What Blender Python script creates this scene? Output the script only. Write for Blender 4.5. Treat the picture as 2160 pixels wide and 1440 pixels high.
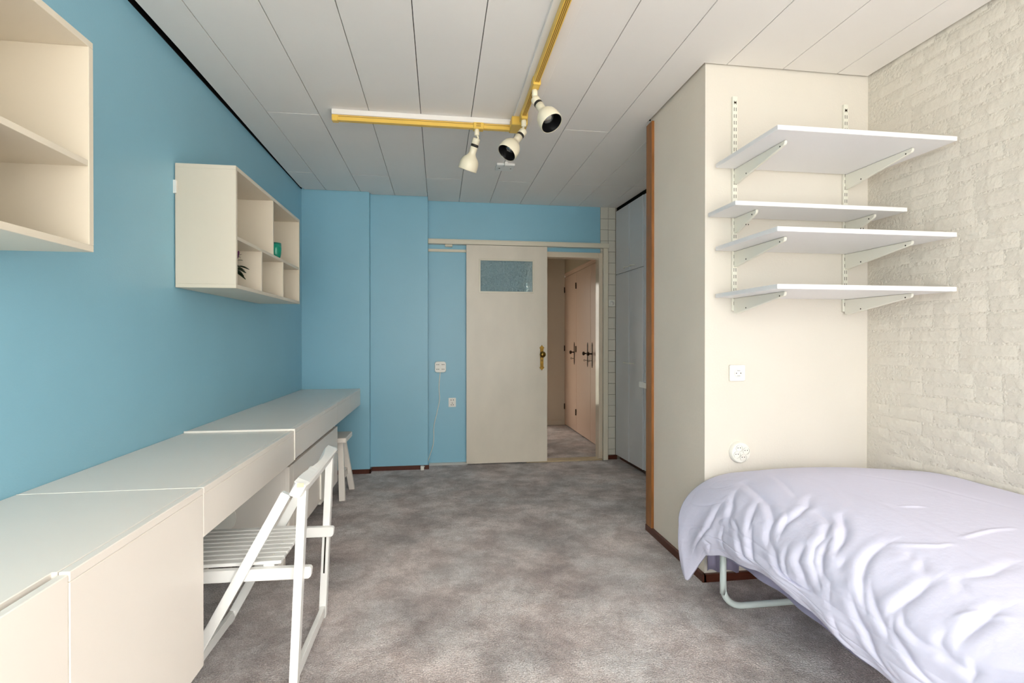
import bpy, bmesh, math, random
import numpy as np
from mathutils import Vector, Matrix, Quaternion
random.seed(7)
for o in list(bpy.data.objects): bpy.data.objects.remove(o)
SC = bpy.context.scene
COL = SC.collection

# ------------------------------------------------------------ camera, world, light, exposure
cam = bpy.data.cameras.new('camera'); cam_o = bpy.data.objects.new('camera', cam); COL.objects.link(cam_o)
cam.sensor_width = 36; cam.lens = 17.895; cam.clip_start = .02
cam_o.location = (0, 0, 1.2)
cam_o.rotation_euler = (math.radians(90-.272), 0, math.radians(-8.139))
SC.camera = cam_o
SC.view_settings.view_transform = 'Standard'
SC.view_settings.look = 'None'
SC.view_settings.gamma = 1
SC.view_settings.use_curve_mapping = False
SC.view_settings.exposure = -0.02
W = bpy.data.worlds.new('sky'); SC.world = W; W.use_nodes = True
wn = W.node_tree.nodes; wl = W.node_tree.links
tc = wn.new('ShaderNodeTexCoord'); sx = wn.new('ShaderNodeSeparateXYZ'); rp = wn.new('ShaderNodeValToRGB')
mp = wn.new('ShaderNodeMapRange'); mp.inputs[1].default_value = -1; mp.inputs[2].default_value = 1
wl.new(tc.outputs['Generated'], sx.inputs[0]); wl.new(sx.outputs[2], mp.inputs[0]); wl.new(mp.outputs[0], rp.inputs[0])
rp.color_ramp.elements[0].position = .45; rp.color_ramp.elements[0].color = (.74, .70, .65, 1)
rp.color_ramp.elements[1].position = .51; rp.color_ramp.elements[1].color = (.56, .54, .52, 1)
e = rp.color_ramp.elements.new(.72); e.color = (1.15, 1.12, 1.08, 1)
e = rp.color_ramp.elements.new(1.0); e.color = (1.75, 1.72, 1.68, 1)
wl.new(rp.outputs[0], wn['Background'].inputs[0]); wn['Background'].inputs[1].default_value = 9.5

def portal(loc, rot, sx_, sy_):
    l = bpy.data.lights.new('window_portal', 'AREA'); l.shape = 'RECTANGLE'; l.size = sx_; l.size_y = sy_
    l.cycles.is_portal = True
    o = bpy.data.objects.new('window_portal', l); COL.objects.link(o); o.location = loc; o.rotation_euler = rot
FY = -1.20                                                     # wall with the windows behind the camera
portal((.47, FY-.06, 1.28), (math.pi/2, 0, math.pi), 3.14, 2.3)
portal((.92, 7.03, 1.15), (-math.pi/2, 0, math.pi), .66, 1.7)

# ------------------------------------------------------------ materials
def lin(c): return tuple(((v/255)/12.92 if v/255 <= .04045 else ((v/255+.055)/1.055)**2.4) for v in c)
def mat(name, rgb, rough=.5, metal=0, spec=.5, noise=0, nscale=8, bump=0, bscale=40, bdetail=4, bdist=.01, rgb2=None, coat=0, nstretch=None, mid=.5, sharp=.25):
    m = bpy.data.materials.new(name); m.use_nodes = True
    n = m.node_tree.nodes; l = m.node_tree.links; p = n['Principled BSDF']
    c = lin(rgb)
    p.inputs['Base Color'].default_value = (*c, 1); p.inputs['Roughness'].default_value = rough
    p.inputs['Metallic'].default_value = metal; p.inputs['Specular IOR Level'].default_value = spec
    p.inputs['Coat Weight'].default_value = coat
    t = n.new('ShaderNodeTexCoord'); src = t.outputs['Object']
    if nstretch:
        mpn = n.new('ShaderNodeMapping'); mpn.inputs['Scale'].default_value = nstretch
        l.new(src, mpn.inputs[0]); src2 = mpn.outputs[0]
    else: src2 = src
    if noise or rgb2:
        a = n.new('ShaderNodeTexNoise'); a.inputs['Scale'].default_value = nscale; a.inputs['Detail'].default_value = 5
        l.new(src2, a.inputs['Vector'])
        r = n.new('ShaderNodeValToRGB'); c2 = lin(rgb2) if rgb2 else tuple(v*(1-noise) for v in c)
        r.color_ramp.elements[0].position = mid-sharp; r.color_ramp.elements[1].position = mid+sharp
        r.color_ramp.elements[0].color = (*c2, 1); r.color_ramp.elements[1].color = (*c, 1)
        l.new(a.outputs[0], r.inputs[0]); l.new(r.outputs[0], p.inputs['Base Color'])
    if bump:
        b = n.new('ShaderNodeTexNoise'); b.inputs['Scale'].default_value = bscale; b.inputs['Detail'].default_value = bdetail
        l.new(src, b.inputs['Vector'])
        bp = n.new('ShaderNodeBump'); bp.inputs['Strength'].default_value = bump; bp.inputs['Distance'].default_value = bdist
        l.new(b.outputs[0], bp.inputs['Height']); l.new(bp.outputs[0], p.inputs['Normal'])
    return m
M = {}
M['blue'] = mat('blue_wall_paint', (144, 196, 218), .38, noise=.04, nscale=2.5, bump=.12, bscale=160, bdist=.003, spec=.5)
M['cream'] = mat('cream_wall_paint', (226, 220, 210), .6, noise=.04, nscale=2, bump=.2, bscale=120, bdist=.003, spec=.3)
M['grey_cream'] = mat('greyish_cream_plaster', (240, 228, 213), .5, noise=.06, nscale=3, bump=.25, bscale=60, bdist=.004, spec=.3)
M['brick'] = mat('painted_brick', (229, 222, 210), .5, noise=.05, nscale=6, bump=.7, bscale=30, bdist=.008, bdetail=8, spec=.4)
M['mortar'] = mat('painted_mortar', (229, 222, 210), .5, noise=.05, nscale=10, bump=.8, bscale=70, bdist=.009, bdetail=8, spec=.4)
M['ceil'] = mat('ceiling_board', (243, 239, 235), .55, noise=.05, nscale=1.6, bump=.15, bscale=220, bdist=.002, spec=.25)
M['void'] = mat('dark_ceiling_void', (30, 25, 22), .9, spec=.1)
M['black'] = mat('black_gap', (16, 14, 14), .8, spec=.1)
M['skirt'] = mat('dark_red_brown_wood', (92, 44, 28), .35, noise=.4, nscale=8, nstretch=(3, 3, 40))
M['wood'] = mat('orange_brown_wood_edge', (168, 108, 54), .35, noise=.4, nscale=9, nstretch=(6, 6, .8), bump=.1, bscale=30)
M['desk'] = mat('white_laminate', (241, 234, 226), .3, spec=.35, noise=.03, nscale=3, bump=.03, bscale=8, bdist=.004)
M['desk2'] = mat('white_laminate_edge', (250, 246, 238), .3)
M['shelfbox'] = mat('cream_lacquer_board', (222, 213, 196), .4, noise=.03, nscale=4)
M['white'] = mat('white_paint', (238, 238, 235), .35)
M['chair'] = mat('white_gloss_chair_paint', (243, 243, 241), .3, noise=.03, nscale=14)
M['worn'] = mat('worn_cream_paint', (226, 214, 178), .5)
M['shelf'] = mat('white_melamine_shelf', (241, 240, 242), .35)
M['metalw'] = mat('cream_white_steel', (236, 234, 222), .35)
M['slot'] = mat('dark_slot', (48, 44, 38), .8, spec=.1)
M['door'] = mat('cream_door_paint', (230, 220, 204), .35, rgb2=(216, 207, 192), nscale=2.2, bump=.05, bscale=6, bdist=.01, nstretch=(2, 2, 1))
M['frame'] = mat('cream_frame_gloss', (226, 218, 200), .25)
M['jamb'] = mat('gloss_jamb_paint', (222, 208, 188), .12, bump=.04, bscale=5, bdist=.01)
M['pink'] = mat('pinkish_beige_paint', (230, 199, 178), .35, noise=.04, nscale=3)
M['hall'] = mat('beige_hall_paint', (206, 192, 172), .6, noise=.04, nscale=3)
M['tile'] = mat('cream_glazed_tile', (218, 214, 202), .18, noise=.05, nscale=5)
M['grout'] = mat('grey_grout', (150, 144, 132), .9)
M['ward'] = mat('pale_grey_laminate', (220, 219, 220), .3, noise=.03, nscale=3)
M['wardedge'] = mat('pale_edge_strip', (226, 228, 232), .3)
M['brass'] = mat('aged_brass', (156, 122, 58), .35, metal=1, noise=.5, nscale=40)
M['bronze'] = mat('dark_bronze', (70, 48, 32), .4, metal=.8, noise=.4, nscale=60)
M['yellow'] = mat('mustard_yellow_plastic', (236, 196, 92), .4)
M['groove'] = mat('yellow_track_groove', (120, 84, 26), .6)
M['lampcream'] = mat('cream_lamp_enamel', (240, 232, 208), .3)
M['lampblack'] = mat('black_lamp_inside', (14, 14, 16), .3)
M['band'] = mat('black_band', (34, 30, 26), .4)
M['bulb'] = mat('silver_bulb', (200, 200, 200), .15, metal=.9)
M['duvet'] = mat('pale_lavender_cotton', (219, 218, 239), .75, noise=.04, nscale=3, bump=.25, bscale=55, bdist=.004, spec=.2)
M['sheet'] = mat('lavender_cotton', (214, 209, 238), .8, noise=.08, nscale=8, bump=.3, bscale=30, bdist=.006, spec=.2)
M['tube'] = mat('pale_grey_green_tube', (206, 216, 214), .35)
M['socket'] = mat('white_plastic', (240, 238, 230), .3)
M['hole'] = mat('socket_hole', (30, 28, 26), .7)
M['alu'] = mat('aluminium_strip', (206, 206, 202), .3, metal=.6)
M['thresh'] = mat('pale_wood_threshold', (196, 176, 142), .5, noise=.2, nscale=20)
M['leaf'] = mat('dark_green_leaf', (38, 66, 36), .4, noise=.4, nscale=30)
M['flower'] = mat('purple_petal', (118, 56, 112), .6)
M['pot'] = mat('terracotta_pot', (170, 120, 90), .7)
M['garden'] = mat('outside_paving', (150, 150, 140), .9)

def carpet():
    m = bpy.data.materials.new('grey_pile_carpet'); m.use_nodes = True
    n = m.node_tree.nodes; l = m.node_tree.links; p = n['Principled BSDF']
    p.inputs['Roughness'].default_value = .95; p.inputs['Specular IOR Level'].default_value = .1
    p.inputs['Sheen Weight'].default_value = .3
    t = n.new('ShaderNodeTexCoord')
    def noise(s, d, dist=0, rough=.55):
        a = n.new('ShaderNodeTexNoise'); a.inputs['Scale'].default_value = s; a.inputs['Detail'].default_value = d
        a.inputs['Distortion'].default_value = dist; a.inputs['Roughness'].default_value = rough
        l.new(t.outputs['Object'], a.inputs['Vector']); return a
    def ramp(a, p0, c0, p1, c1):
        r = n.new('ShaderNodeValToRGB'); r.color_ramp.elements[0].position = p0; r.color_ramp.elements[1].position = p1
        r.color_ramp.elements[0].color = (*lin(c0), 1); r.color_ramp.elements[1].color = (*lin(c1), 1); l.new(a.outputs[0], r.inputs[0]); return r
    big = ramp(noise(2.6, 8, .25, .66), .36, (194, 185, 183), .60, (255, 247, 245))
    tint = ramp(noise(3.1, 4), .4, (255, 250, 249), .62, (248, 251, 253))
    fine = ramp(noise(190, 2), .30, (188, 185, 183), .60, (255, 255, 255))
    mid = ramp(noise(60, 3), .3, (232, 229, 228), .65, (255, 255, 255))
    def mul(a, b):
        x = n.new('ShaderNodeMix'); x.data_type = 'RGBA'; x.blend_type = 'MULTIPLY'; x.inputs[0].default_value = 1
        l.new(a, x.inputs[6]); l.new(b, x.inputs[7]); return x.outputs[2]
    smudge = ramp(noise(8.5, 5, .4, .6), .40, (226, 222, 221), .58, (255, 255, 255))
    c = mul(mul(mul(mul(big.outputs[0], tint.outputs[0]), fine.outputs[0]), mid.outputs[0]), smudge.outputs[0])
    l.new(c, p.inputs['Base Color'])
    b = noise(150, 3); bp = n.new('ShaderNodeBump'); bp.inputs['Strength'].default_value = .9; bp.inputs['Distance'].default_value = .012
    l.new(b.outputs[0], bp.inputs['Height']); l.new(bp.outputs[0], p.inputs['Normal'])
    return m
M['carpet'] = carpet()

def glass_mat(name, tint, rough=0.0, bscale=0, bstr=0, trans=1.0, ior=1.45):
    m = bpy.data.materials.new(name); m.use_nodes = True
    n = m.node_tree.nodes; l = m.node_tree.links; p = n['Principled BSDF']
    p.inputs['Base Color'].default_value = (*lin(tint), 1); p.inputs['Roughness'].default_value = rough
    p.inputs['Transmission Weight'].default_value = trans; p.inputs['IOR'].default_value = ior
    if bscale:
        t = n.new('ShaderNodeTexCoord'); v = n.new('ShaderNodeTexVoronoi'); v.feature = 'SMOOTH_F1'
        v.inputs['Scale'].default_value = bscale
        l.new(t.outputs['Object'], v.inputs['Vector'])
        cr = n.new('ShaderNodeValToRGB'); cr.color_ramp.elements[0].position = .05; cr.color_ramp.elements[1].position = .62
        cr.color_ramp.elements[0].color = (.93, 1, 1, 1); cr.color_ramp.elements[1].color = (.50, .66, .69, 1)
        l.new(v.outputs[0], cr.inputs[0]); l.new(cr.outputs[0], p.inputs['Base Color'])
        b = n.new('ShaderNodeBump'); b.inputs['Strength'].default_value = bstr; b.inputs['Distance'].default_value = .03
        l.new(v.outputs[0], b.inputs['Height']); l.new(b.outputs[0], p.inputs['Normal']); l.new(b.outputs[0], p.inputs['Coat Normal']); p.inputs['Coat Weight'].default_value = 1; p.inputs['Coat Roughness'].default_value = .08
    return m
def pane_mat(name, tint, gloss=.06, rough=.02, pebbles=False):
    m = bpy.data.materials.new(name); m.use_nodes = True
    n = m.node_tree.nodes; l = m.node_tree.links; n.remove(n['Principled BSDF']); out = n['Material Output']
    tr = n.new('ShaderNodeBsdfTransparent'); tr.inputs[0].default_value = (*lin(tint), 1)
    gl = n.new('ShaderNodeBsdfGlossy'); gl.inputs['Roughness'].default_value = rough
    mx = n.new('ShaderNodeMixShader'); mx.inputs[0].default_value = gloss
    l.new(tr.outputs[0], mx.inputs[1]); l.new(gl.outputs[0], mx.inputs[2]); last = mx
    if pebbles:
        t = n.new('ShaderNodeTexCoord'); v = n.new('ShaderNodeTexVoronoi'); v.feature = 'SMOOTH_F1'; v.inputs['Scale'].default_value = 75
        l.new(t.outputs['Object'], v.inputs['Vector'])
        b = n.new('ShaderNodeBump'); b.inputs['Strength'].default_value = .9; b.inputs['Distance'].default_value = .02
        l.new(v.outputs[0], b.inputs['Height']); l.new(b.outputs[0], gl.inputs['Normal'])
        cr = n.new('ShaderNodeValToRGB'); cr.color_ramp.elements[0].position = .15; cr.color_ramp.elements[1].position = .62
        cr.color_ramp.elements[0].color = (.96, 1, 1, 1); cr.color_ramp.elements[1].color = (.30, .42, .44, 1)
        l.new(v.outputs[0], cr.inputs[0]); l.new(cr.outputs[0], tr.inputs[0])
        rf = n.new('ShaderNodeBsdfRefraction'); rf.inputs['IOR'].default_value = 1.3; rf.inputs['Roughness'].default_value = .05; l.new(b.outputs[0], rf.inputs['Normal'])
        df = n.new('ShaderNodeBsdfTranslucent'); df.inputs[0].default_value = (.8, .9, .9, 1)
        d2_ = n.new('ShaderNodeBsdfDiffuse'); d2_.inputs[0].default_value = (.60, .82, .88, 1); l.new(b.outputs[0], d2_.inputs['Normal'])  # pale blue diffuse stands in for light off the pane and the wall behind
        for sh, f in ((rf, .18), (df, .06), (d2_, .38)):
            m2 = n.new('ShaderNodeMixShader'); m2.inputs[0].default_value = f; l.new(last.outputs[0], m2.inputs[1]); l.new(sh.outputs[0], m2.inputs[2]); last = m2
    l.new(last.outputs[0], out.inputs[0])
    return m
M['pebble'] = pane_mat('pebbled_glass', (240, 250, 252), .12, .12, True)
M['teal'] = glass_mat('teal_glass', (50, 214, 190), .02, trans=.75)
M['doorglass'] = pane_mat('door_glass', (216, 214, 209))
M['clear'] = pane_mat('clear_window_glass', (253, 254, 253))

# ------------------------------------------------------------ geometry helpers
def BM(): return bmesh.new()
def box(bm, x0, x1, y0, y1, z0, z1, bev=0, seg=1):
    vs = [bm.verts.new(p) for p in ((x0,y0,z0),(x1,y0,z0),(x1,y1,z0),(x0,y1,z0),(x0,y0,z1),(x1,y0,z1),(x1,y1,z1),(x0,y1,z1))]
    fs = [bm.faces.new([vs[i] for i in f]) for f in ((3,2,1,0),(4,5,6,7),(0,1,5,4),(1,2,6,5),(2,3,7,6),(3,0,4,7))]
    if bev:
        es = list({e for f in fs for e in f.edges})
        bmesh.ops.bevel(bm, geom=es, offset=bev, segments=seg, affect='EDGES', profile=.5)
    return bm
def bx(*a, **k): return box(BM(), *a, **k)
def prism(bm, poly, axis, a0, a1, bev=0):
    """extrude a 2-D outline along an axis (0,1,2); the outline gives the other two coordinates in order"""
    def P(p, a):
        q = list(p); q.insert(axis, a); return q
    A = [bm.verts.new(P(p, a0)) for p in poly]; B = [bm.verts.new(P(p, a1)) for p in poly]
    fs = [bm.faces.new(A), bm.faces.new(B[::-1])]; k = len(poly)
    for i in range(k): fs.append(bm.faces.new([A[i], B[i], B[(i+1) % k], A[(i+1) % k]]))
    bmesh.ops.recalc_face_normals(bm, faces=fs)
    if bev:
        bmesh.ops.bevel(bm, geom=list({e for f in fs for e in f.edges}), offset=bev, segments=1, affect='EDGES')
    return bm
def bar(bm, p, q, wx, wy, up=(0, 1, 0), bev=0):
    """rectangular bar from p to q; wy measured along 'up', wx across"""
    p = Vector(p); q = Vector(q); d = (q-p).normalized(); u = Vector(up); u = (u-d*u.dot(d)).normalized(); s = d.cross(u)
    vs = []
    for c in (p, q):
        for a, b in ((-1,-1),(1,-1),(1,1),(-1,1)): vs.append(bm.verts.new(c+s*(a*wx/2)+u*(b*wy/2)))
    fs = [bm.faces.new([vs[i] for i in f]) for f in ((0,1,2,3),(7,6,5,4),(0,4,5,1),(1,5,6,2),(2,6,7,3),(3,7,4,0))]
    bmesh.ops.recalc_face_normals(bm, faces=fs)
    if bev: bmesh.ops.bevel(bm, geom=list({e for f in fs for e in f.edges}), offset=bev, segments=2, affect='EDGES')
    return bm
def lathe(bm, prof, org, axis, n=32, cap0=False, cap1=False):
    """prof: (radius, distance along axis)"""
    a = Vector(axis).normalized(); t = Vector((0,0,1)) if abs(a.z) < .9 else Vector((1,0,0)); u = a.cross(t).normalized(); v = a.cross(u); org = Vector(org)
    rings = []
    for r, h in prof:
        rings.append([bm.verts.new(org+a*h+(u*math.cos(k*2*math.pi/n)+v*math.sin(k*2*math.pi/n))*max(r, 1e-5)) for k in range(n)])
    fs = []
    for A, B in zip(rings, rings[1:]):
        for k in range(n): fs.append(bm.faces.new([A[k], A[(k+1) % n], B[(k+1) % n], B[k]]))
    if cap0: fs.append(bm.faces.new(rings[0][::-1]))
    if cap1: fs.append(bm.faces.new(rings[-1]))
    for f in fs: f.smooth = True
    if cap0 or cap1: bmesh.ops.recalc_face_normals(bm, faces=fs)
    return bm
def tube(bm, pts, r, n=12, cap=True):
    pts = [Vector(p) for p in pts]; rings = []; prev = None
    for i, p in enumerate(pts):
        d = (pts[min(i+1, len(pts)-1)]-pts[max(i-1, 0)]).normalized()
        if prev is None:
            t = Vector((0,0,1)) if abs(d.z) < .9 else Vector((0,1,0)); u = d.cross(t).normalized()
        else: u = (prev-d*prev.dot(d)).normalized()
        prev = u; v = d.cross(u)
        rings.append([bm.verts.new(p+(u*math.cos(k*2*math.pi/n)+v*math.sin(k*2*math.pi/n))*r) for k in range(n)])
    for A, B in zip(rings, rings[1:]):
        for k in range(n):
            f = bm.faces.new([A[k], B[k], B[(k+1) % n], A[(k+1) % n]]); f.smooth = True
    if cap: bm.faces.new(rings[0]); bm.faces.new(rings[-1][::-1])
    return bm
def smooth_path(ctrl, n=8):
    P = [Vector(p) for p in ctrl]; P = [P[0]*2-P[1]]+P+[P[-1]*2-P[-2]]; out = []
    for i in range(1, len(P)-2):
        for k in range(n):
            t = k/n; a, b, c, d = P[i-1:i+3]
            out.append(.5*((2*b)+(c-a)*t+(2*a-5*b+4*c-d)*t*t+(3*b-3*c+d-a)*t**3))
    out.append(P[-2]); return out
def roundrect(x0, x1, z0, z1, r, n=5):
    o = []
    for cx, cz, a in ((x1-r, z1-r, 0), (x0+r, z1-r, 90), (x0+r, z0+r, 180), (x1-r, z0+r, 270)):
        for k in range(n+1):
            t = math.radians(a+90*k/n); o.append((cx+r*math.cos(t), cz+r*math.sin(t)))
    return o

def obj(name, bm, m, parent=None, smooth=False, kind=None, label=None):
    me = bpy.data.meshes.new(name)
    if parent is not None:
        loc = parent.matrix_basis.translation if parent.parent is None else parent['_w'] if '_w' in parent else Vector()
        L = Vector(root_loc(parent)); bmesh.ops.translate(bm, verts=bm.verts, vec=-L)
    bm.to_mesh(me); bm.free()
    for mm in (m if isinstance(m, (list, tuple)) else [m]): me.materials.append(mm)
    if smooth:
        for p in me.polygons: p.use_smooth = True
    o = bpy.data.objects.new(name, me); COL.objects.link(o)
    if parent is not None: o.parent = parent
    if kind: o['kind'] = kind
    if label: o['label'] = label
    return o
def root_loc(o):
    while o.parent is not None: o = o.parent
    return o.location
def thing(name, label, cat, loc, group=None):
    o = bpy.data.objects.new(name, None); COL.objects.link(o); o.location = loc; o.empty_display_size = .05
    o['label'] = label; o['category'] = cat
    if group: o['group'] = group
    return o
def tag(o, label, cat, group=None):
    o['label'] = label; o['category'] = cat
    if group: o['group'] = group
    return o
def origin_to(o, p):
    """move a top-level mesh's origin to p"""
    p = Vector(p); o.data.transform(Matrix.Translation(-p)); o.location = p; return o
def struct(name, bm, m, parent=None, loc=None):
    o = obj(name, bm, m, parent)
    if parent is None:
        o['kind'] = 'structure'
        if loc: origin_to(o, loc)
    return o
def empty_struct(name, loc):
    o = bpy.data.objects.new(name, None); COL.objects.link(o); o.location = loc; o['kind'] = 'structure'; o.empty_display_size = .05; return o
def raw(name, me, parent, loc, kind=None):
    o = bpy.data.objects.new(name, me); COL.objects.link(o); o.parent = parent; o.location = Vector(loc)-Vector(root_loc(parent))
    if kind: o['kind'] = kind
    return o

def fz(y):                                                    # the old floor rises gently towards the window side
    t = min(1, max(0, (4.3-y)/1.3)); return .042*t*t*(3-2*t)

XL, XR, TOP, CZ = -1.195, 2.13, 2.57, 2.51
# ------------------------------------------------------------ floor
bm = BM(); ys = [FY-.1+i*.1 for i in range(80)]; ys = [y for y in ys if y < 7.1]+[7.1]
rows = [[bm.verts.new((x, y, fz(y))) for x in (-1.4, 0, 1.2, 2.4)] for y in ys]
for a, b in zip(rows, rows[1:]):
    for k in range(3):
        f = bm.faces.new([a[k], a[k+1], b[k+1], b[k]]); f.smooth = True
struct('floor', bm, M['carpet'])
# ------------------------------------------------------------ walls
struct('wall_left', bx(XL-.12, XL, FY-.1, 4.8, -.05, TOP), M['blue'])
bm = BM()
box(bm, XL-.12, -.618, 4.685, 5.0, -.05, TOP)
box(bm, -.618, -.104, 4.765, 5.0, -.05, TOP)
box(bm, -.104, .82, 4.905, 4.985, -.05, TOP)
box(bm, .82, 1.60, 4.905, 4.985, 2.02, TOP)
struct('wall_back', bm, M['blue'])
wt = struct('wall_tiled', bx(1.590, 2.25, 4.900, 4.985, -.05, TOP), M['grout'])
tzs = [2.51-.0]+[2.399-.1094*k for k in range(22)]
tzs = [2.52, 2.399]+[2.399-.1094*k for k in range(1, 23)]
def tile_mesh(w, h):
    b = bx(0, w, 0, .006, 0, h, bev=.0015); me = bpy.data.meshes.new('tile'); b.to_mesh(me); b.free(); me.materials.append(M['tile']); return me
for (x0, x1) in ((1.5905, 1.6685), (1.6715, 1.7445)):
    tm = {}
    for a, b in zip(tzs, tzs[1:]):
        b = max(b, .045)
        if a-b < .02: continue
        h = round(a-b-.0035, 4)
        if h not in tm: tm[h] = tile_mesh(x1-x0, h)
        raw('tile', tm[h], wt, (x0, 4.8945+random.uniform(0, .0012), b))
# front wall (behind the camera) with its window opening
bm = BM()
box(bm, XL-.12, -1.10, FY-.12, FY, -.05, TOP); box(bm, 2.04, XR+.12, FY-.12, FY, -.05, TOP)
box(bm, -1.10, 2.04, FY-.12, FY, -.05, .13); box(bm, -1.10, 2.04, FY-.12, FY, 2.43, TOP)
struct('wall_front', bm, M['cream'])
win = empty_struct('window_1', (.47, FY-.06, .13))
for x in (-1.10, .44, 1.98): obj('window_frame', bx(x, x+.06, FY-.09, FY-.03, .13, 2.43, bev=.004), M['white'], win)
for z in (.13, 2.37): obj('window_frame', bx(-1.04, 1.98, FY-.09, FY-.03, z, z+.06, bev=.004), M['white'], win)
for x in (-1.04, .50): obj('pane', bx(x, x+(1.48), FY-.063, FY-.057, .19, 2.37), M['clear'], win)
# right brick wall
CY = .0592
wr = struct('wall_right', bx(XR, XR+.12, FY-.1, 2.40, -.05, TOP), M['mortar'])
def brick_mesh(L, H, seed):
    rnd = random.Random(seed); b = BM()
    def ring(ins, d, j):
        n = []
        pts = [(0,0),(L/3,0),(2*L/3,0),(L,0),(L,H),(2*L/3,H),(L/3,H),(0,H)]
        for y, z in pts:
            yy = min(max(y, ins), L-ins); zz = min(max(z, ins), H-ins)
            n.append(b.verts.new((-d+rnd.uniform(-j, j)*.3, yy+rnd.uniform(-j, j), zz+rnd.uniform(-j, j))))
        return n
    R = [ring(0, -.0006, .0004), ring(.006, .0010, .0022), ring(.015, .0028, .0022)]
    for A, B in zip(R, R[1:]):
        for k in range(8):
            b.faces.new([A[k], B[k], B[(k+1) % 8], A[(k+1) % 8]])
    q = R[2]
    b.faces.new([q[0], q[7], q[6], q[1]]); b.faces.new([q[1], q[6], q[5], q[2]]); b.faces.new([q[2], q[5], q[4], q[3]])
    for f in b.faces: f.smooth = True
    me = bpy.data.meshes.new('brick'); b.to_mesh(me); b.free(); me.materials.append(M['brick']); return me
SB = [brick_mesh(.214, .0535, i) for i in range(6)]; HB = [brick_mesh(.102, .0535, 50+i) for i in range(4)]
stuffb = []
nr = int(2.55/CY)
for r in range(nr+1):
    z = r*CY+.003; y = 2.262+random.choice((0, .055, .11, .16)); k = 0
    while y > FY:
        hd = random.random() < .30; L = .100 if hd else .212
        y -= L+.008
        me = random.choice(HB if hd else SB)
        if y+L > 2.278: continue
        x = XR+random.uniform(-.0015, .0015)
        if y+L > 1.48 and .45 < z < 2.56: raw('brick', me, wr, (x, y, z))
        elif y+L > .2 : stuffb.append((me, x, y, z))
bm = BM()
for me, x, y, z in stuffb:
    n0 = len(bm.verts); bm.from_mesh(me); bm.verts.ensure_lookup_table()
    bmesh.ops.translate(bm, verts=bm.verts[n0:], vec=(x, y, z))
obj('brickwork', bm, M['brick'], wr, kind='stuff')
struct('wall_alcove', bx(XR, XR+.12, 2.40, 5.0, -.05, TOP), M['cream'])
# column / partition
struct('wall_partition', bx(1.258, XR+.02, 2.28, 2.915, -.05, TOP), [M['cream'], M['grey_cream']])
wp = bpy.data.objects['wall_partition']
for p in wp.data.polygons:
    if p.normal.x < -.5: p.material_index = 1
t1 = struct('trim_1', prism(BM(), [(1.243, 2.862), (1.263, 2.862), (1.263, 2.945), (1.243, 2.945)], 2, fz(2.9), 2.49, bev=.003), M['wood'])
# baseboards
def skirt(name, x0, x1, y0, y1, z0, h=.037): return struct(name, bx(x0, x1, y0, y1, z0-.02, z0+h, bev=.002), M['skirt'])
skirt('baseboard_back', XL+.01, -.606, 4.673, 4.686, 0)
skirt('baseboard_step', -.606, -.094, 4.753, 4.766, 0)
skirt('baseboard_return', -.619, -.606, 4.673, 4.766, 0)
skirt('baseboard_partition', 1.240, 1.259, 2.262, 2.945, .042)
skirt('baseboard_column', 1.245, XR-.01, 2.262, 2.281, .042)
skirt('baseboard_tiled', 1.664, 1.76, 4.882, 4.8965, 0, .04)
# white foot strip + track end on the sliding-door wall
struct('trim_2', bx(-.095, .27, 4.878, 4.906, -.01, .022, bev=.002), M['alu'])
# ------------------------------------------------------------ hall behind the door
bm = BM()
box(bm, -.70, .55, 6.95, 7.07, -.05, TOP); box(bm, .55, 1.30, 6.95, 7.07, 2.08, TOP); box(bm, 1.30, 1.742, 6.95, 7.07, -.05, TOP)
box(bm, .55, 1.30, 6.95, 7.07, -.05, .04)
struct('wall_hall_back', bm, M['hall'])
struct('wall_hall_left', bx(-.80, -.70, 4.985, 7.07, -.05, TOP), M['hall'])
struct('wall_hall_right', bx(1.742, 1.85, 4.985, 7.07, 2.10, TOP), M['hall'])
struct('wall_hall_front', bx(-.70, .80, 4.985, 4.992, -.05, TOP), M['hall'])
struct('ceiling_hall', bx(-.80, 2.25, 4.985, 7.07, 2.50, 2.56), M['hall'])
struct('baseboard_hall', bx(1.31, 1.70, 6.935, 6.952, 0, .07, bev=.003), M['hall'])
d2 = empty_struct('door_2', (.925, 6.97, .04))
bm = BM()
for x in (.55, 1.22): box(bm, x, x+.08, 6.96, 7.0, .04, 2.08, .003)
for z0, z1 in ((.04, .28), (1.98, 2.08)): box(bm, .63, 1.22, 6.96, 7.0, z0, z1, .003)
obj('door_frame', bm, M['white'], d2); obj('pane', bx(.63, 1.22, 6.978, 6.984, .28, 1.98), M['doorglass'], d2)
struct('ground', bx(-8, 9, 7.08, 20, -.08, -.02), M['garden'])

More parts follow.
